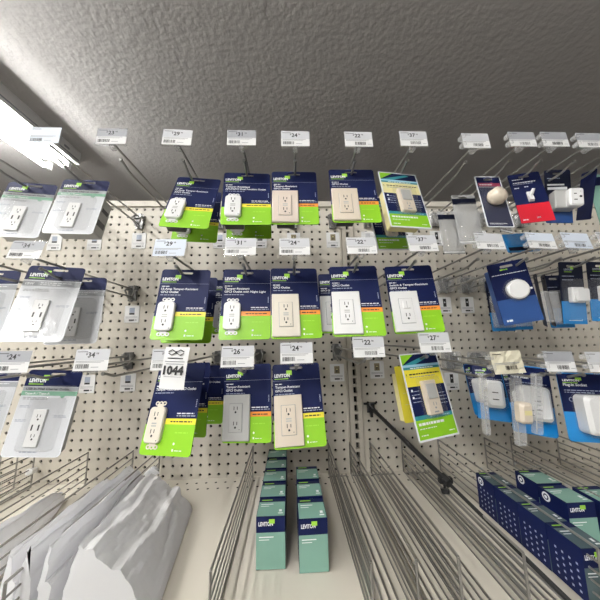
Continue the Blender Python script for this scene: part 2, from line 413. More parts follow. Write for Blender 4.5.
H(27.65,81.89,'top-row hook entering from the right edge above the reversed navy pack','small white card right of the white adapter pack, top row',cover=True,location=False)
H(30.48,81.84,'rightmost top-row hook, only its rods in view at the right edge','x',cover=True,location=False)
H(-22.8,72.69,'middle-row hook at the left edge carrying the navy-headed pack, tag outside the frame','small white card behind the left middle-row white charger packs')
H(-18.56,72.7,'middle-row hook with a grey-banded tag under the leftmost white charger pack','small white card under the hook base right of the middle-row charger packs',band='taggrey',price='34',roll=2)
H(-8.61,72.8,'middle-row hook with a pale blue tag below the leftmost lime pack','small white card behind the glare-lit lime pack',band='paperb',paper='paperb',price='29')
H(-3.51,72.85,'middle-row hook with a $31 tag above the night light outlet pack','small white card behind the night light outlet pack',price='31')
H(.45,72.83,'middle-row hook with a $24 tag above the pinkish plate pack','small white card behind the pinkish plate pack',price='24',icon='plate')
H(5.42,72.88,'middle-row hook with a $22 tag above the white wall plate pack','small white card behind the white wall plate pack',price='22',icon='plate')
H(10.1,73.05,'middle-row hook with a $37 tag above the switch and outlet pack','small white card behind the switch and outlet pack',price='37',icon='plate')
H(15.24,73.19,'empty middle-row hook with white tag under the night light pack','small white card nearest the right of the switch and outlet pack',cover=True,icon='dark',roll=2,location=True)
H(19.35,73.21,'middle-row hook with a white tag below the red and navy pack','small white card with black icon left of the round light pack',cover=True,icon='dark',roll=3,band='paperb')
H(22.23,73.2,'middle-row hook with a plain bluish tag below the white adapter pack','small white card directly left of the tilted round light pack',cover=True,icon='dark',roll=3,band='paperb',paper='paperb')
H(25.14,73.23,'middle-row hook with a white tag at the right edge of the frame','x',cover=True,roll=3,location=False)
H(28.2,73.23,'rightmost middle-row hook, holding the pack cut by the right edge','x',cover=True,location=False)
H(-22.9,64.88,'bottom-row hook at the left edge carrying the half-seen navy and white pack','small white card behind the bottom-row charger pack',)
H(-18.43,64.93,'bottom-row hook with a grey-banded $24 tag at the left edge','small white card in the bottom row left of the pack with the 1044 slip',price='24',band='taggrey')
H(-13.32,64.94,'bottom-row hook with a $34 tag between the charger pack and the 1044 slip','small white card hidden by the pack with the 1044 slip',price='34')
H(-8.28,64.86,'bottom-row hook with a $29 tag partly covered by the 1044 slip','small white card behind the almond device packs in the bottom row',price='29')
H(-3.6,64.95,'bottom-row hook with a $26 tag above the grey plate pack','small white card behind the grey plate pack',price='26')
H(.46,65.1,'bottom-row hook with a $24 tag above the tilted almond plate pack','small white card behind the tilted almond plate pack',price='24')
H(5.51,65.4,'empty bottom-row hook with a $22 tag left of the slotted upright','small white card left of the slotted upright in the bottom row, with tan icon',price='22',icon='plate')
H(10.3,65.62,'bottom-row hook with a $27 tag above the yellow clamshell','small white card right of the slotted upright above the black bar mount',price='27',icon='plate')
H(15.27,64.14,'bottom-row hook with a crumpled yellowish tag','small white card right of the yellow clamshell',crump=True,cover=True,icon='dark',roll=-2)
H(19.25,64.08,'bottom-row hook with a grey-banded white tag above the edge-on clear packs','small white card behind the left blue charger packs',band='taggrey',cover=True,icon='dark',roll=2)
H(22.45,63.97,'bottom-row hook with a white tag at the right edge, above the large white plug','small white card behind the middle blue plug pack',cover=True,icon='dark',roll=2)
H(25.4,63.97,'rightmost bottom-row hook, behind the large white plug pack','x',cover=True,location=False)

# ------------------------------------------------------------------ packs
POSE={
'B1': (-8.06, -10.50, 77.71, -22.6, 3.1, 1.7, 3.79, 6.33),
'B1b': (-8.57, -7.69, 77.87, -15.1, 0.8, 6.5, 3.96, 6.15),
'C1': (-3.42, -10.92, 77.81, -17.6, -1.2, 3.7, 3.97, 5.93),
'C1b': (-3.63, -8.12, 77.95, -12.9, -1.1, 3.9, 4.03, 5.91),
'D1': (0.58, -10.74, 77.97, -12.5, -0.0, 0.1, 3.93, 5.65),
'E1': (5.62, -10.93, 78.08, -14.4, 0.4, -1.0, 4.00, 5.89),
'F1': (9.82, -11.14, 77.56, -13.6, -0.4, 8.1, 3.64, 5.89),
'F1b': (9.65, -7.83, 76.99, -7.3, -5.9, 17.7, 3.79, 5.71),
'B2': (-8.24, -11.12, 68.95, -11.3, 1.3, 1.2, 3.80, 5.70),
'B2b': (-8.38, -9.01, 68.76, -11.7, 1.2, 1.8, 3.98, 5.88),
'C2': (-3.46, -10.44, 69.01, -13.5, 0.2, 4.3, 3.89, 6.03),
'D2': (0.49, -10.51, 69.04, -14.9, -0.4, 3.5, 3.92, 6.14),
'E2': (5.28, -11.04, 69.10, -18.2, 0.2, -5.0, 3.95, 6.21),
'F2': (10.07, -10.82, 69.14, -9.8, -1.5, -1.8, 3.97, 5.75),
'B3': (-8.15, -11.87, 61.54, -16.7, -2.8, -17.4, 4.02, 5.86),
'B3b': (-8.38, -9.37, 61.54, -6.4, -1.8, -14.0, 4.09, 5.50),
'B3c': (-8.03, -6.29, 61.26, -6.7, -0.2, -5.1, 4.03, 5.03),
'C3': (-3.41, -9.83, 61.25, -9.1, -2.8, -11.7, 3.92, 5.71),
'D3': (0.57, -10.36, 61.19, -18.1, -1.5, 2.4, 3.81, 6.03),
'E3': (10.37, -11.23, 61.80, -12.1, -1.6, 16.8, 3.70, 6.07),
'E3b': (11.20, -7.77, 61.17, -11.3, -0.8, 11.5, 3.58, 4.64),
'A1': (-23.13, -9.06, 77.76, -14.1, 0.3, 8.2, 3.85, 5.92),
'A2': (-18.13, -9.56, 77.80, -14.1, 0.8, 2.9, 3.93, 5.88),
'A0r2': (-24.64, -9.59, 69.28, -10.3, -0.9, 6.3, 4.12, 6.01),
'A1r2': (-18.88, -10.53, 69.28, -16.1, 1.4, 11.1, 3.90, 6.35),
'A2r2': (-18.44, -8.09, 68.96, -10.3, -0.9, 11.7, 3.81, 6.04),
'A0r3': (-25.70, -7.46, 61.35, -10.0, 3.1, 8.9, 3.96, 5.69),
'A1r3': (-18.86, -9.57, 60.95, -10.4, 2.8, 1.1, 4.13, 6.14),
'G1': (18.27, -10.45, 77.84, -11.6, 2.4, -3.5, 2.30, 5.57),
'H1': (22.01, -10.16, 78.41, -11.0, 0.0, -16.4, 2.52, 5.40),
'I1': (25.47, -9.50, 78.88, -1.6, 6.9, -14.3, 2.09, 5.41),
'G2': (18.93, -10.47, 69.61, 0.5, -8.5, -14.1, 2.95, 5.30),
'H2': (24.80, -9.84, 69.58, 2.6, 2.3, -3.5, 2.05, 5.47),
'I2': (27.75, -9.71, 69.69, 0.1, 4.2, -7.7, 2.19, 5.36),
'R1': (18.80, -6.68, 60.78, -12.3, 2.4, -27.4, 2.64, 4.92),
'R2': (21.07, -8.28, 60.42, -12.6, 7.3, -15.7, 3.25, 5.70),
'R3': (23.56, -10.80, 60.33, -5.6, 1.9, -8.9, 4.11, 5.11),
}
def root(key,name,label,cat='pack',group=None):
    p=POSE[key]; t=empty(name,p[:3],p[3:6],label,cat,group); return t,p[6],p[7]
def slot(w,h,u=.5,v=.945,uw=.27,vh=.032): 
    return rrect((u-uw/2-.5)*w,(v-vh/2-.5)*h,(u+uw/2-.5)*w,(v+vh/2-.5)*h,vh*h*.45,3)[::-1]
class Card(MB):
    def __init__(s,w,h): super().__init__(); s.w=w; s.h=h
    def U(s,u): return (u-.5)*s.w
    def V(s,v): return (v-.5)*s.h
    def r(s,u0,v0,u1,v1,m,y=-.012): s.rect(s.U(u0),s.V(v0),s.U(u1),s.V(v1),y,m)
    def bars(s,u0,v,u1,m,hh=.010,y=-.018):
        u=u0
        while u<u1:
            L=random.uniform(.03,.09); s.r(u,v,min(u+L,u1),v+hh,m,y); u+=L+.014
    def t(s,body,u,v,hv,m,bold=.02,y=-.02,wu=None): s.text(body,s.U(u),s.V(v),hv*s.h,y,m,bold,width=None if wu is None else wu*s.w)
    def brand(s,u,v,wu=.32,hv=.042,ink='wink'):
        s.t('LEVITON',u,v,hv,ink,.05,-.022,wu); s.r(u+wu*.78,v+hv*.55,u+wu*1.14,v+hv*2.0,'logo',-.02)
        s.r(u,v-.028,u+wu*.9,v-.018,'logo',-.02)
def receptacle(b,cx,cz,k,y,m='ink'):
    b.rect(cx-.17*k,cz+.02*k,cx-.11*k,cz+.30*k,y,m); b.rect(cx+.11*k,cz+.04*k,cx+.17*k,cz+.28*k,y,m); b.disc(cx,cz-.14*k,.085*k,y,m,10)
def gfci(key,title,band='orange',plate=None,dev='white',label='',switch=False,small='15 AMP',body=True,name='outlet_pack'):
    t,w,h=root(key,name,label)
    c=Card(w,h)
    c.poly(rrect(-w/2,-h/2,w/2,h/2,.22),0,'navy',[slot(w,h)],.035)
    g=.315
    P=[(x,z) for x,z in rrect(-w/2,-h/2,w/2,h/2,.22) if z<c.V(g)]
    P=[p for p in P]; P=[(w/2,c.V(g)),(-w/2,c.V(g))]+[p for p in rrect(-w/2,-h/2,w/2,h/2,.22) if p[1]<0 and p[0]<0]+[p for p in rrect(-w/2,-h/2,w/2,h/2,.22) if p[1]<0 and p[0]>=0]
    c.poly(P,-.006,'green')
    c.r(.40 if not plate else .5,g,1,g+.062,band)
    c.bars(.5 if not plate else .62,g+.022,.93,'ink',.014)
    c.brand(.04,.83)
    c.r(0,.782,1,.785,'gink')
    c.bars(.05,.735,.2,'wink',.012)
    vz=.69
    for ln in title: c.t(ln,.05,vz,.030,'wink',.02,wu=min(.85,.032*len(ln))); vz-=.045
    c.bars(.05,vz+.01,.45,'gink',.010)
    c.bars(.60,.425,.94,'wink',.012); c.bars(.60,.40,.97,'gink',.010)
    for k in range(5): c.r(.945,.50+k*.018,.962,.512+k*.018,'gink',-.02)
    c.bars(.63,.225,.88,'logo',.012); c.disc(c.U(.65),c.V(.12),.08,-.02,'wink',8); c.r(.63,.045,.66,.07,'wink'); c.bars(.68,.05,.82,'wink',.008)
    co=c.build('printed_card',t)
    if plate:
        x0,x1=c.U(.02),c.U(.575); z0,z1=c.V(.025),c.V(.60); cx=(x0+x1)/2; cz=(z0+z1)/2
        p=MB(); p.rbox((x0,-.2,z0),(x1,-.01,z1),.06,plate,.05); p.tube([(cx,-.19,z1-.32),(cx,-.215,z1-.32)],.06,plate,8); p.tube([(cx,-.19,z0+.32),(cx,-.215,z0+.32)],.06,plate,8)
        p.build('wall_plate',t)
        dm=plate; fy=-.22; k=.80
    else:
        cx=c.U(.235); cz=c.V(.31); dm=dev; fy=-.16; k=1.0
    o=MB(); hw=.5*k+.02; hh=1.12*k
    if plate:
        hw=.52; hh=1.0
        o.rect(cx-hw-.03,cz-hh-.03,cx+hw+.03,cz+hh+.03,-.204,'dgink'); o.rbox((cx-hw,fy-.06,cz-hh),(cx+hw,-.19,cz+hh),.05,dm,.03)
        fy-=.066
    else:
        hw=.64;hh=1.12
        o.rbox((cx-hw,fy-.12,cz-hh),(cx+hw,-.01,cz+hh),.28,dm,.06); fy-=.126
    if switch:
        o.rbox((cx-.3,fy-.1,cz+.15),(cx+.3,fy+.02,cz+.8),.05,dm,.05); o.rect(cx-.02,cz+.2,cx+.02,cz+.75,fy-.105,'greyp')
        receptacle(o,cx,cz-.5,1.0,fy)
    else:
        receptacle(o,cx,cz+.52,.95,fy); receptacle(o,cx,cz-.55,.95,fy)
        o.rect(cx-.2,cz+.03,cx+.2,cz+.12,fy-.004,'greyp' ); o.rect(cx-.2,cz-.12,cx+.2,cz-.04,fy-.004,'greyp')
        o.rect(cx+hw-.22,cz-hh+.14,cx+hw-.16,cz-hh+.2,fy-.004,'ink')
    o.build('outlet_face',t)
    if not plate:
        for sgn in (1,-1):
            e=MB(); ez=cz+sgn*(hh+.18)
            e.rbox((cx-.25,-.06,min(cz+sgn*hh,ez)-.02),(cx+.25,-.02,max(cz+sgn*hh,ez)+.02),.05,dm)
            for q in (-.3,0,.3):
                e.poly([(cx+q+.17*math.cos(a*math.pi/5),ez+.05*sgn+.15*math.sin(a*math.pi/5)) for a in range(10)],-.05,dm,[[(cx+q+.08*math.cos(a*math.pi/5),ez+.05*sgn+.07*math.sin(a*math.pi/5)) for a in range(10)][::-1]],.03)
            e.build('mounting_ear',t)
    if body:
        q=MB(); q.rbox((cx-.75,.04,cz-1.3),(cx+.75,1.15,cz+1.3),.12,'housing'); q.rbox((cx-.95,.04,cz-1.45),(cx+.95,.3,cz+1.45),.12,'frost'); q.build('device_body',t)
    return t
gfci('B1',['15-Amp Tamper-Resistant','AFCI Outlet'],'yellow',label='leftmost top-row lime and navy outlet pack with white outlet, hung askew')
gfci('B1b',['15-Amp Tamper-Resistant','AFCI Outlet'],'yellow',label='shaded lime and navy outlet pack hanging behind the askew leftmost top-row one',body=False)
gfci('C1',['Tamper-Resistant','AFCI/GFCI Dual Function Outlet'],'yellow',label='top-row lime and navy dual-function pack with white outlet, second green pack from left')
gfci('C1b',['Tamper-Resistant','AFCI/GFCI Dual Function Outlet'],'yellow',label='shaded lime pack hanging behind the top-row dual-function outlet pack',body=False)
gfci('D1',['Tamper-Resistant','GFCI Outlet'],'orange','pinkish',label='top-row outlet pack with a pinkish-almond wall plate and orange band')
gfci('E1',['GFCI Outlet'],'orange','almond',label='top-row outlet pack with a yellowish-almond wall plate, against the slotted upright')
gfci('B2',['15-Amp Tamper-Resistant','GFCI Outlet'],'yellow',label='middle-row lime and navy outlet pack with yellow band and white outlet',small='20 AMP')
gfci('B2b',['15-Amp Tamper-Resistant','GFCI Outlet'],'yellow',label='lime and navy pack peeking out right behind the middle-row yellow-band pack',body=False)
gfci('C2',['Tamper-Resistant','GFCI Outlet with Night Light'],'orange',label='middle-row outlet-with-night-light pack with white outlet and orange band')
gfci('D2',['GFCI Outlet'],'orange','ivory',label='middle-row outlet pack with a light almond wall plate, beside the night light outlet pack')
gfci('E2',['GFCI Outlet'],'orange','white',label='middle-row outlet pack with a white wall plate holding two receptacles')
gfci('F2',['Switch & Tamper-Resistant','GFCI Outlet'],'orange','white',label='middle-row pack with a white wall plate combining switch and outlet',switch=True)
gfci('B3',['Tamper-Resistant AFCI Outlet'],'yellow',dev='ivory',label='bottom-row lime and navy pack with almond outlet, behind the white 1044 slip')
gfci('B3b',['Tamper-Resistant AFCI Outlet'],'yellow',dev='ivory',label='navy and lime pack directly behind the bottom-row pack with the 1044 slip',body=False)
gfci('B3c',['Tamper-Resistant AFCI Outlet'],'yellow',dev='white',label='rearmost lime pack with yellow band between the 1044 pack and the grey plate pack',body=False)
gfci('C3',['Tamper-Resistant','GFCI Outlet'],'orange','greyp',label='bottom-row outlet pack with a grey wall plate')
gfci('D3',['Tamper-Resistant','GFCI Outlet'],'yellow','almond',label='bottom-row outlet pack with almond wall plate and yellow band, above the mint boxes')
# duplicate behind E2 (its edge shows at the left)
POSE['E2b']=(4.55,-8.6,69.2,-12,0,-4,3.8,5.6)
gfci('E2b',['GFCI Outlet'],'orange','white',label='navy and lime pack showing only its left edge behind the white wall plate pack',body=False)
POSE['B2c']=(-5.7,-6.2,69.3,-10,0,8,3.2,5.4)
gfci('B2c',['GFCI Outlet'],'yellow',label='shadowed pack seen in the gap between the yellow-band pack and night light outlet pack',body=False)

# 1044 slip
t=empty('number_slip',(-7.4,-13.75,64.4),(-8,2,-12),'white paper slip printed 1044 on the bottom-row almond outlet pack','paper slip')
b=MB(); w,h=1.74,2.62
V=[];F=[];n=6
for i in range(n+1):
    zz=-h/2+h*i/n; yy=-.06*math.sin(i/n*3.1)
    V+=[(-w/2,yy,zz),(w/2,yy,zz)]
for i in range(n): F.append((2*i,2*i+1,2*i+3,2*i+2))
b.add(V,F,'paper'); y=-.1
b.text('1044',0,-.42,.52,y,'ink',.05,'C',width=1.42)
for r in (.34,):
    for a in (-1,1):
        b.tube([(a*.08,y,1.0),(a*.3,y,1.12),(a*.55,y,1.0)],.035,'ink',5); b.tube([(a*.08,y,.9),(a*.3,y,.78),(a*.55,y,.9)],.03,'ink',5)
b.disc(0,.95,.09,y,'ink'); b.rect(-.55,.55,.55,.61,y,'ink'); b.rect(-.7,.35,.7,.4,y,'dgink'); b.rect(-.6,.2,.65,.24,y,'dgink'); b.rect(-.6,-.58,.6,-.55,y,'dgink')
b.build('printed_paper',t)

# white charger packs
def charger(key,label,head=('USB In-Wall Charger Outlet','Type-A / Type-C'),green=True,dev='white',body=True,haze=.0,badge=None):
    t,w,h=root(key,'charger_pack',label)
    c=Card(w,h)
    c.poly(rrect(-w/2,-h/2,w/2,h/2,.3),0,'cardw',[slot(w,h,.56,.945)],.03)
    R=rrect(-w/2,-h/2,w/2,h/2,.3)
    up=[p for p in R if p[1]>0 and p[0]>0]+[p for p in R if p[1]>0 and p[0]<=0]
    c.poly([(w/2,c.V(.795))]+up+[(-w/2,c.V(.795))],-.006,'navy',[slot(w,h,.56,.945)])
    c.brand(.07,.845,.30,.045)
    if green:
        c.r(0,.742,1,.79,'silver'); c.t(head[0],.06,.752,.027,'ink',.03,wu=.78)
        c.r(0,.685,1,.738,'bgreen'); c.t(head[1],.06,.697,.027,'wink',.03,wu=.45); c.disc(c.U(.75),c.V(.685),.17,-.016,'bgreen')
    else:
        c.r(0,.71,1,.78,'silver'); c.r(0,.715,.26,.77,'dgink'); c.t('18W',.05,.725,.034,'wink',.04); c.bars(.30,.75,.85,'wink',.014); c.bars(.30,.725,.65,'wink',.012)
    for v in (.655,.638): c.bars(.06,v,.5,'dgink',.008)
    for v in (.56,.545,.40,.385): c.bars(.05,v,.24,'gink',.007)
    for v in (.45,.435): c.bars(.70,v,.92,'gink',.007)
    c.bars(.3,.05,.6,'gink',.012)
    c.build('printed_card',t)
    cx,cz=c.U(.47),c.V(.33)
    o=MB(); o.rbox((cx-.52,-.16,cz-1.35),(cx+.45,-.01,cz+1.2),.06,'white',.03); yy=-.165
    receptacle(o,cx,cz+.62,.8,yy); receptacle(o,cx,cz-.72,.8,yy,)
    for q in (-.25,.22): o.rect(cx+q-.05,cz-.25,cx+q+.06,cz+.15,yy,'ink')
    o.build('outlet_face',t)
    s=MB(); s.rbox((c.U(.26),-.42,c.V(.07)),(c.U(.86),-.015,c.V(.66)),.25,'clear',.12); s.rbox((-w/2+.08,-.06,-h/2+.08),(w/2-.08,-.02,h/2-1.15),.2,'clear'); s.build('clear_blister',t)
    if body:
        q=MB(); q.rbox((c.U(.18),.04,c.V(.06)),(c.U(.97),body*1.25,c.V(.68)),.12,'greyp')
        if key=='A2':
            x=c.U(.972)
            q.add([(x,.2,c.V(.2)),(x,1.1,c.V(.2)),(x,1.1,c.V(.3)),(x,.2,c.V(.3))],[(0,1,2,3)],'housing')
            q.add([(x,.3,c.V(.45)),(x,1.1,c.V(.45)),(x,1.1,c.V(.52)),(x,.3,c.V(.52))],[(0,1,2,3)],'housing')
        q.build('device_body',t)
    return t
charger('A1','leftmost top-row white charger clamshell, rippled by glare and cut by the left edge')
charger('A2','top-row white charger clamshell with grey side, second from left')
charger('A0r2','middle-row navy-headed pack cut by the left edge, behind the 18W charger pack',green=False,body=False)
charger('A1r2','large white charger clamshell in front, middle row, marked 18W, facing left',green=False,body=False)
charger('A2r2','white charger clamshell behind the front 18W one in the middle row, its right side showing',green=False,body=False)
charger('A0r3','bottom-row navy and white pack mostly cut off by the left edge',green=False,body=False)
charger('A1r3','bottom-row white charger clamshell with navy head and green band',('USB In-Wall Charger Outlet','Type-A / Type-A'),body=.4)

# yellow / cream wall-plate clamshells
def clam(key,label,band,slim=False,body=True):
    t,w,h=root(key,'switch_clamshell',label)
    c=Card(w,h)
    c.poly(rrect(-w/2,-h/2,w/2,h/2,.15),0,'cardw',[slot(w,h,.55,.94,.3)],.05)
    i=.025
    c.r(i,.86,1-i,.985,'navy'); c.poly([(c.U(i),c.V(.985)),(c.U(i),c.V(.86)),(c.U(.36),c.V(.985))][::1],-.018,'green'); c.poly([(c.U(.05),c.V(.86)),(c.U(.35),c.V(.86)),(c.U(.8),c.V(.95)),(c.U(.7),c.V(.97))],-.019,'teal')
    c.r(i,.83,1-i,.86,'sky'); c.r(i,.80,1-i,.83,'teal'); c.bars(.2,.81,.8,'wink',.01)
    c.r(i,.56,1-i,.80,band); c.t('!',.06,.72,.035,'ink',.03); c.bars(.14,.735,.92,'ink',.016); c.bars(.14,.705,.8,'dgink',.01)
    c.r(i,.27,.34,.60,'navy',-.014); c.r(.70,.27,1-i,.60,'navy',-.014)
    c.r(.34,.27,.70,.56,'cream')
    for v in (.54,.50,.46,.42): c.bars(.08,v,.28,'gink',.008); c.bars(.76,v-.05,.93,'gink',.008)
    for v in (.555,.475): c.disc(c.U(.11),c.V(v),.09,-.022,'wink',8)
    c.r(i,.225,1-i,.27,'teal'); c.bars(.4,.24,.9,'sky',.012); c.r(i,.02,1-i,.225,'green')
    c.bars(.08,.165,.72,'wink',.028); c.bars(.08,.125,.5,'wink',.01); c.bars(.08,.055,.25,'wink',.012); c.bars(.78,.06,.92,'wink',.01)
    # white border line frame
    for a in ((0,0,i,1),(1-i,0,1,1),(0,0,1,.02),(0,.985,1,1)): c.r(*a,'cardw',-.02)
    c.build('printed_card',t)
    cx,cz=c.U(.52),c.V(.45)
    o=MB(); o.rbox((cx-.62,-.32,cz-1.15),(cx+.62,-.01,cz+1.25),.1,'almond',.06); o.rbox((cx-.42,-.4,cz-.05),(cx+.42,-.3,cz+1.0),.05,'greyp',.03); receptacle(o,cx,cz-.55,.9,-.325,'dgink'); o.rect(cx-.2,cz-1.0,cx+.2,cz-.9,-.325,'dgink')
    o.build('switch_face',t)
    s=MB(); s.rbox((cx-.95,-.55,cz-1.35),(cx+.95,-.02,cz+1.5),.2,'clear',.15); s.build('clear_blister',t)
    if body:
        q=MB(); q.rbox((c.U(.06),.06,c.V(.05)),(c.U(.8),.95,c.V(.7)),.15,band); q.rbox((c.U(.25),.9,c.V(.1)),(c.U(.75),1.3,c.V(.6)),.1,'housing'); q.build('side_sleeve',t)
clam('F1','top-row white-bordered clamshell with cream band, navy sides and green foot','cream')
clam('F1b','green-footed clamshell hanging lower behind the top-row cream-band one','cream',body=False)
clam('E3','bottom-row white-bordered clamshell with a bright yellow band and green foot','yellow',body=False)

# right-hand packs
def simple_card(key,name,label,top,low=None,cut=.4,border=None,r=.15):
    t,w,h=root(key,name,label)
    c=Card(w,h); c.poly(rrect(-w/2,-h/2,w/2,h/2,r),0,border or top,[slot(w,h,.5,.93,.34,.04)],.04)
    e=.05 if border else 0
    if border: c.poly(rrect(-w/2+.1,-h/2+.1,w/2-.1,h/2-.1,r*.6),-.006,top,[slot(w,h,.5,.93,.34,.04)])
    if low: c.r(e,.0+e*.4,1-e,cut,low)
    return t,c,w,h
t,c,w,h=simple_card('E3b','switch_clamshell','plain yellow pack showing its left side behind the bottom-row bright yellow clamshell','yellow')
c.bars(.1,.3,.4,'cream',.01); c.bars(.1,.5,.3,'cream',.01); c.build('printed_card',t)
MB().rbox((-w/2+.1,.04,-h/2+.1),(w/2-.1,.8,h/2-.6),.1,'cream').build('device_body',t)
t,c,w,h=simple_card('G1','night_light_pack','white-bordered navy card with a round ivory knob light and magenta band','navy',border='cardw')
c.r(.08,.79,.92,.86,'pink'); c.bars(.12,.815,.6,'wink',.014); c.r(.08,.765,.92,.785,'dgink'); c.bars(.12,.06,.75,'wink',.014); c.bars(.12,.04,.6,'gink',.01); c.build('printed_card',t)
o=MB(); o.tube([(0,-.02,.1),(0,-.3,.1),(.1,-.9,.12),(.15,-1.05,.12)],[.62,.78,.66,.3],'almond',20); o.build('light_dome',t,smooth=True)
s=MB(); s.rbox((-w/2+.15,-.08,-h/2+.15),(w/2-.15,-.03,h/2-1.3),.2,'clear'); s.build('clear_blister',t)
t,c,w,h=simple_card('H1','switch_card','navy card with red lower half and a small white toggle in the top row','navy','red',.36)
c.bars(.1,.87,.45,'wink',.016); c.bars(.1,.80,.8,'wink',.018); c.bars(.1,.77,.7,'gink',.012); c.bars(.1,.69,.25,'wink',.02); c.bars(.42,.70,.55,'wink',.02); c.bars(.08,.05,.25,'wink',.02); c.r(.5,.07,.62,.1,'wink'); c.build('printed_card',t)
o=MB(); o.box((-.22,-.12,-.55),(.18,-.01,.5),'white'); o.tube([(-.02,-.1,0),(.1,-.55,.45)],[.16,.12],'white',8); o.box((-.25,-.3,-.5),(.1,-.1,-.1),'white'); o.build('toggle',t)
def side_pack(x,y,z,rz,label,w=2.2,h=5,top='dnavy',low='haze',d=.6,ry=0,name='clear_pack'):
    t=empty(name,(x,y,z),(-6,ry,rz),label,'pack')
    c=Card(w,h); c.poly(rrect(-w/2,-h/2,w/2,h/2,.12),0,low,[slot(w,h,.5,.94,.3)],.03); c.r(0,.80,1,.92,top); c.r(.02,.03,.98,.05,'wink'); c.build('printed_card',t)
    q=MB(); q.rbox((-w/2+.15,-d,-h/2+.2),(w/2-.15,-.02,h/2-1.2),.2,'clear',.12); q.build('clear_blister',t); return t
side_pack(17.3,-8.3,77.2,-4,'hazy clear pack with navy top hanging behind the white-bordered knob light card',w=2.3,h=5.3)
side_pack(16.9,-6.3,76.7,-2,'shorter hazy clear pack at the back left of the knob light card',w=2.2,h=4.9)
side_pack(20.3,-8.8,77.9,20,'clear pack seen nearly edge-on between the knob light card and the red card',w=1.8,h=5,top='navy')
t,c,w,h=simple_card('I1','adapter_pack','navy card with a white three-hole plug adapter bulging out, top row at right','dnavy','navy2',.25)
c.bars(.1,.83,.6,'gink',.014); c.r(.1,.70,.75,.73,'wink'); c.r(.1,.62,.85,.67,'wink'); c.build('printed_card',t)
o=MB(); o.rbox((-.75,-.8,-1.6),(.9,-.02,.2),.12,'greyp',.1); o.rbox((.05,-1.25,-1.6),(1.15,-.75,.1),.2,'white',.12)
yy=-1.255; o.rect(.35,-.55,.56,-.46,yy,'ink'); o.rect(.35,-1.12,.6,-1.03,yy,'ink'); o.disc(.85,-.78,.11,yy,'ink'); o.disc(.85,-.3,.05,yy,'greyp'); o.build('plug_adapter',t)
t=empty('reversed_pack',(28.4,-9.4,78.95),(4.6,-20,62),'dark navy pack turned sideways showing its printed back, at the right edge','pack')
w,h=2.4,4.4; c=Card(w,h); c.poly(rrect(-w/2,-h/2,w/2,h/2,.15),0,'navy',[slot(w,h,.5,.95,.3)],.05)
for k in range(16): c.bars(.1,.78-k*.04,random.uniform(.6,.9),'gink',.009)
c.r(.3,.08,.75,.16,'dgink'); c.build('printed_card',t)
t=empty('green_clamshell',(30.0,-10.0,78.3),(-5,0,-10),'pale green clamshell with a white device cut by the right edge','pack')
w,h=3,5.4; c=Card(w,h); c.poly(rrect(-w/2,-h/2,w/2,h/2,.2),0,'mint',[slot(w,h)],.04); c.r(.04,.78,.96,.95,'navy'); c.build('printed_card',t)
MB().rbox((-.7,-.6,-1.5),(.9,-.02,1.2),.15,'cardw',.1).build('device_face',t)
t=empty('blue_foil_pack',(24.2,-6.4,75.6),(-25,0,-10),'glossy blue pack catching a bright glare below the white adapter','pack')
c=Card(3.0,2.4); c.poly(rrect(-1.5,-1.2,1.5,1.2,.15),0,'azure',thick=.3); c.r(.0,.0,1,.2,'dnavy'); c.build('printed_card',t)
MB().rbox((-1.2,-.5,-.6),(1.2,-.02,.9),.25,'clear',.2).build('clear_blister',t)

t,c,w,h=simple_card('G2','round_light_pack','large tilted navy-to-blue card with a round white puck light, middle row','navy','navy2',.40)
c.bars(.3,.87,.5,'logo',.02); c.bars(.06,.80,.95,'wink',.010); c.bars(.86,.50,.97,'wink',.03); c.bars(.1,.05,.25,'wink',.03); c.build('printed_card',t)
o=MB(); o.tube([(.15,-.02,.15),(.15,-.25,.15)],[.98,.95],'clear',24); o.tube([(.2,-.02,.15),(.2,-.32,.15),(.2,-.42,.15)],[.82,.82,.70],'white',24); o.build('puck_light',t)
MB().rbox((-w/2+.1,.05,-h/2+.05),(w/2-.6,.9,h/2-.5),.1,'navy2').build('box_body',t)
def cube_pack(key,label,z0=-.9,name='plug_pack',off=0):
    t,c,w,h=simple_card(key,name,label,'dnavy','azure',.36)
    c.brand(.2,.86,.35,.03,'gink'); c.bars(.1,.76,.6,'gink',.014); c.bars(.1,.70,.55,'gink',.014); c.bars(.25,.05,.8,'wink',.012); c.build('printed_card',t)
    o=MB(); o.rbox((-w*.2,-.35,z0),(w*.34,-.02,z0+1.35),.1,'white',.06); o.rbox((-w*.1,-.6,z0+.1),(w*.42,-.3,z0+1.2),.12,'white',.06); o.build('plug_body',t)
    MB().rbox((-w/2+.12,-.72,-h/2+.3),(w/2-.1,-.02,h/2-1.6),.2,'clear',.15).build('clear_blister',t)
    return t
cube_pack('H2','slate and azure card with a square white plug, middle row at right')
cube_pack('I2','slate and azure card with a white plug cut by the right edge, middle row')
for k,(x,y,z,rz,l) in enumerate(((22.7,-8.9,69.1,50,'dark slate and azure pack turned edge-on, nearest the round light pack'),(23.7,-8.7,69.1,50,'dark slate and azure pack turned edge-on, touching the square white plug pack'),
    (21.3,-6.0,69.0,-8,'azure-footed pack at the back under the round light pack, left one'),(23.0,-6.2,69.1,-8,'azure-footed pack at the back under the round light pack, right one'),(26.2,-7.2,69.2,-8,'azure-footed pack tucked behind the square white plug pack'))):
    POSE['x%d'%k]=(x,y,z,-3,(-6 if rz>0 else 0),rz,2.1,4.7 if rz>0 else 5.2)
    t,c,w,h=simple_card('x%d'%k,'plug_pack',l,'dnavy','azure',.36); c.bars(.1,.76,.6,'gink',.014); c.bars(.2,.66,.7,'gink',.012); c.build('printed_card',t)
    MB().rbox((-w/2+.15,-.6,-h/2+.3),(w/2-.15,-.02,h/2-1.6),.15,'frost',.12).build('clear_blister',t)

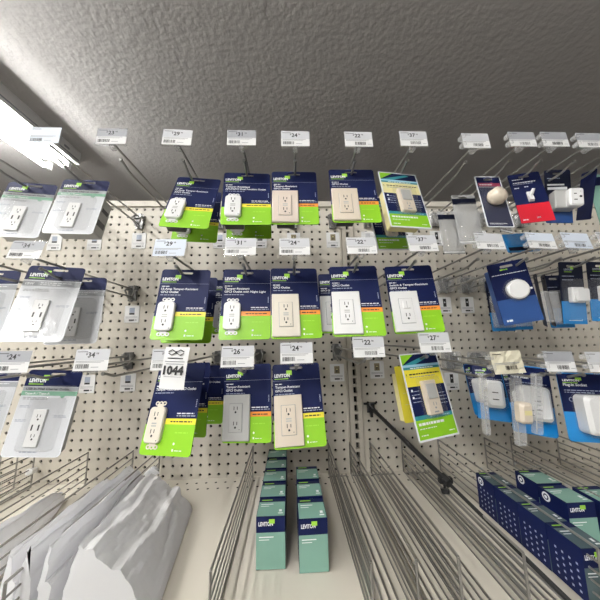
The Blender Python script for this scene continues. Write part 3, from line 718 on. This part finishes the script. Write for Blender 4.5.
def plug_big(key,label,blk,body=True):
    t,w,h=root(key,'wall_plug_pack',label)
    c=Card(w,h); c.poly(rrect(-w/2,-h/2,w/2,h/2,.25),0,'azure',[slot(w,h,.35,.93,.3,.04)],.04)
    c.r(0,.42,1,.985,'navy'); c.t('Plug-in Socket',.08,.80,.04,'wink',.02,wu=.42); c.bars(.08,.73,.9,'gink',.012); c.bars(.08,.70,.6,'gink',.010)
    c.brand(.08,.87,.3,.03); c.disc(c.U(.17),c.V(.60),.16,-.02,'gink'); c.disc(c.U(.17),c.V(.60),.12,-.024,'navy'); c.build('printed_card',t)
    x0,z0,x1,z1=blk; o=MB(); o.rbox((c.U(x0),-1.1,c.V(z0)),(c.U(x1),-.02,c.V(z1)),.35,'white',.22)
    cx=c.U((x0+x1)/2)
    for q in (.30,.55): o.rect(cx-.22,c.V(z0+(z1-z0)*q)-.04,cx+.25,c.V(z0+(z1-z0)*q)+.04,-1.105,'ink')
    o.build('plug_body',t)
    MB().rbox((c.U(x0)-.15,-1.2,c.V(z0)-.15),(c.U(x1)+.15,-.02,c.V(z1)+.1),.4,'clear',.25).build('clear_blister',t)
plug_big('R3','large blue wall-plug pack with a white two-slot block, bottom right corner of the hooks',(.2,.13,1.05,.68))
plug_big('R2','blue wall-plug pack with white block, behind the two edge-on clear packs',(.12,.2,.8,.68))
plug_big('R1','blue wall-plug pack at the back left of the bottom-row blue ones',(.25,.22,.8,.70))
POSE['R0']=(17.8,-6.0,61.0,-8,0,22,1.9,4.6)
plug_big('R0','narrow blue wall-plug pack turned edge-on, leftmost of the bottom-row blue ones',(.3,.22,.85,.7))
POSE['R4']=(20.0,-7.9,60.6,-8,0,22,2.2,4.9)
plug_big('R4','blue wall-plug pack turned edge-on in the middle of the bottom-row blue ones',(.3,.22,.8,.6))
# edge-on clear strips with small night light
def strip(x,y,z,w,h,rz,ry,label,dev=False,d=.35):
    t=empty('clear_strip_pack',(x,y,z),(0,ry,rz),label,'pack')
    b=MB(); b.rbox((-w/2,-d/2,-h/2),(w/2,d/2,h/2),.12,'frost',.05); b.rect(-w/2+.06,-h/2+.1,-w/2+.12,h/2-.1,-d/2-.01,'greyp'); b.build('clear_shell',t)
    if dev:
        o=MB(); o.rbox((-.42,-d/2-.6,-.75),(.55,-d/2+.02,.75),.22,'almond',.18); o.rect(-.2,-.1,.35,.22,-d/2-.605,'cream'); o.tube([(.5,-.3,.2),(.95,-.3,.15)],.05,'clip',6); o.tube([(.5,-.3,-.15),(.95,-.3,-.2)],.05,'clip',6); o.build('night_light',t)
    else:
        b=MB()
        for k in range(12): b.rect(-w/4,-h/2+.5+k*h/14,w/4*random.uniform(.2,1),-h/2+.56+k*h/14,-d/2-.012,'dgink')
        b.build('print_strip',t)
strip(15.1,-10.6,60.8,.45,4.6,0,2,'narrow empty clear strip hanging under the crumpled yellowish tag')
strip(17.3,-11.1,60.3,.75,4.9,0,3,'clear edge-on pack with a small ivory night light, under the bottom row',dev=True)
strip(18.6,-11.4,60.9,.65,4.4,0,8,'clear edge-on pack tilted right, between the ivory night light and the large white plug')

# ------------------------------------------------------------------ boxes on the shelf
def small_box(x0,x1,y0,y1,z1,label,z0=51.25,group=None,tm='mint',circ=False):
    cx=(x0+x1)/2; w=x1-x0; d=y1-y0; h=z1-z0
    t=empty('outlet_box',(cx,y0,z0),(0,0,random.uniform(-1.5,1.5)),label,'box',group)
    b=MB(); b.box((-w/2,0,0),(w/2,d,h),'navy')
    # top print: mint field, navy band at the rear with small white wording
    def top(xa,ya,xb,yb,m,e=.01): b.add([(xa,ya,h+e),(xb,ya,h+e),(xb,yb,h+e),(xa,yb,h+e)],[(0,1,2,3)],m)
    top(-w/2+.03,.03,w/2-.03,d*.78,tm)
    top(w*.28,d*.22,w*.38,d*.34,'wink',.02); top(w*.25,d*.12,w*.42,d*.17,'wink',.02); top(-w*.4,d*.62,w*.05,d*.66,'wink',.02); top(-w*.4,d*.52,-w*.1,d*.55,'wink',.02)
    top(-w*.4,d*.86,0,d*.91,'logo',.02)
    b.text('LEVITON',-w*.42,h-.55,.24,-.012,'wink',.035,width=w*.5); b.rect(-w*.06,h-.42,w*.14,h-.16,-.013,'logo')
    b.rect(-w/2,0,w/2,h-.95,-.008,tm); b.rect(-w*.4,h-1.25,w*.1,h-1.19,-.012,'wink'); b.rect(-w*.4,h-1.4,-w*.05,h-1.36,-.012,'wink')
    x=-w/2-.01
    for r in range(5):
        for q in range(4): b.add([(x,d*(.15+.2*q),.3+r*.35),(x,d*(.15+.2*q)+.12,.3+r*.35),(x,d*(.15+.2*q)+.12,.42+r*.35),(x,d*(.15+.2*q),.42+r*.35)],[(3,2,1,0)],'gink')
    b.build('printed_carton',t)
    if circ:
        q=MB(); 
        def ring(r,m,e): q.add([(x-e,d*.72+r*math.cos(a*math.pi/8),h-.42+r*math.sin(a*math.pi/8)) for a in range(16)],[tuple(range(16))[::-1]],m)
        ring(.32,'wink',.01); ring(.2,'navy',.02); ring(.12,'wink',.03); q.build('round_seal',t)
    # tuck flap edge
    MB().box((-w/2+.05,-.03,h-.03),(w/2-.05,.02,h+.01),'navy').build('lid_flap',t)
ordn=['front','second','third','fourth','rearmost']
for k in range(5): small_box(-2.4,-.48,-11.8+2.15*k,-9.85+2.15*k,54.35,'mint-topped navy outlet box, %s in the left column under the almond plate pack'%ordn[k])
for k in range(3): small_box(.42,2.32,-12.2+2.4*k,-10.1+2.4*k,54.35,'mint-topped navy outlet box, %s in the right column beside the other column'%ordn[k] if k<2 else 'mint-topped navy outlet box, rearmost in the right column of three')
small_box(19.0,21.0,-12.1,-10.0,54.45,'mint-topped box with a white round seal on its side, front one of two',circ=True)
small_box(19.2,21.2,-9.75,-7.7,54.45,'mint-topped box with a white round seal, behind the front one of two',circ=True)
small_box(21.4,23.4,-12.4,-10.3,54.45,'navy outlet box cut by the right edge at lower right')
for k,l in enumerate(('front','second','third','rearmost one')):
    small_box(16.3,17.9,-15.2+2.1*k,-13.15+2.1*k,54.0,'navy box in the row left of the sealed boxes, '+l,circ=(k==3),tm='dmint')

# ------------------------------------------------------------------ white plastic bags on the shelf
from mathutils import noise
def bag(x0,x1,y0,y1,z0,z1,wl,wr,folds,label,seed,knot=None,mat_='bag'):
    """a folded poly bag lying along the shelf depth; (x0,z0) front and (x1,z1) rear of its ridge, wl/wr reach of its two sides"""
    t=empty('plastic_bag',((x0+x1)/2,y0,51.25),label=label,cat='plastic bag')
    rnd=random.Random(seed); ny=50; nt=64
    cre=[(rnd.uniform(.05,.95),rnd.uniform(.3,1)*rnd.choice((-1,1)),rnd.uniform(-.25,.25)) for _ in range(folds)]
    V=[];F=[]
    for i in range(ny+1):
        q=i/ny; y=(y1-y0)*q; xc=x0+(x1-x0)*q-(x0+x1)/2; ridge=z0+(z1-z0)*q-51.25
        env=min(1,(1-q)*6+.03)**.6
        for j in range(nt+1):
            p=j/nt; u=p*2-1
            x=(wl*u if u<0 else wr*u)
            z=ridge*(1-abs(u))**(.62 if wr<1.5 else .6)
            # long sharp creases running with the bag, wandering a little sideways
            d=0
            for (c,am,dr) in cre:
                k=abs(p-(c+dr*(q-.5)+.02*math.sin(q*9+seed)))
                d+=am*max(0,1-k/.045)*.24
            d+=noise.noise(Vector((x*1.4+seed,y*.5,seed)))*.22+noise.noise(Vector((x*4,y*1.6,seed*2)))*.06
            e=min(1,(1-abs(u))*5)
            V.append((xc+x*(.35+.65*env)+d*.5*e,y,max(.015,z*(.35+.65*env)+d*e)))
    w=nt+1
    for i in range(ny):
        for j in range(nt): F.append((i*w+j,i*w+j+1,(i+1)*w+j+1,(i+1)*w+j))
    F.append([j for j in range(w)][::-1]); F.append([ny*w+j for j in range(w)])
    F.append([i*w for i in range(ny+1)]+[i*w+nt for i in range(ny,-1,-1)])
    b=MB(); b.add(V,F,mat_); b.build('bag_film',t,smooth=False)
    if knot:
        k=MB()
        for m in range(7):
            a=m*.9; P=[(knot[0],knot[1],knot[2])]
            for n_ in range(1,5): P.append((knot[0]+.17*n_*math.cos(a)+.04*math.sin(n_*3+m),knot[1]+.10*n_*math.sin(a*1.7),knot[2]-.10*n_+.22*math.sin(a)))
            k.tube(P,[.2,.17,.14,.10,.03],'bag',5)
        k.build('gathered_knot',t)
    return t
bag(-18.3,-22.0,-15,-3.0,54.9,52.5,.6,.55,12,'small white plastic bag lying left of the others by the left edge',3)
bag(-14.9,-17.5,-15,-2.4,55.3,53.4,.45,.5,11,'leftmost of the tall creased white plastic bags in the bunch',9)
bag(-14.0,-15.8,-15,-1.7,55.5,54.1,.5,.5,12,'white plastic bag with the highest rear ridge, second in the bunch',11)
bag(-13.0,-14.8,-15,-2.3,55.4,53.9,.5,.5,12,'creased white plastic bag between the high-ridged bag and the knotted bag',17)
bag(-11.4,-13.1,-15,-3.6,55.4,54.2,.8,4.0,13,'broad knotted white plastic bag slumping right onto the bare shelf',23,knot=(-.75,10.6,3.0))

# ------------------------------------------------------------------ camera, world, colour
cam=bpy.data.cameras.new('camera'); co=bpy.data.objects.new('camera',cam); COL.objects.link(co)
cam.sensor_width=36; cam.sensor_fit='HORIZONTAL'; cam.lens=255.9/600*36; cam.clip_start=.01; cam.clip_end=100
r=Vector((.99902673,-.03945859,-.01971316)); u=Vector((.0136951,-.14735279,.98898918)); bk=Vector((-.0419289,-.9882966,-.14666899))
Mx=Matrix(((r.x,u.x,bk.x,.006*S),(r.y,u.y,bk.y,-30.94*S),(r.z,u.z,bk.z,66.127*S),(0,0,0,1)))
co.matrix_world=Mx; sc.camera=co
w=bpy.data.worlds.new('world'); sc.world=w; w.use_nodes=True
w.node_tree.nodes['Background'].inputs[0].default_value=(1,.985,.97,1); w.node_tree.nodes['Background'].inputs[1].default_value=.36
sc.view_settings.view_transform='Standard'; sc.view_settings.look='None'; sc.view_settings.exposure=-.1; sc.view_settings.gamma=1; sc.view_settings.use_curve_mapping=False
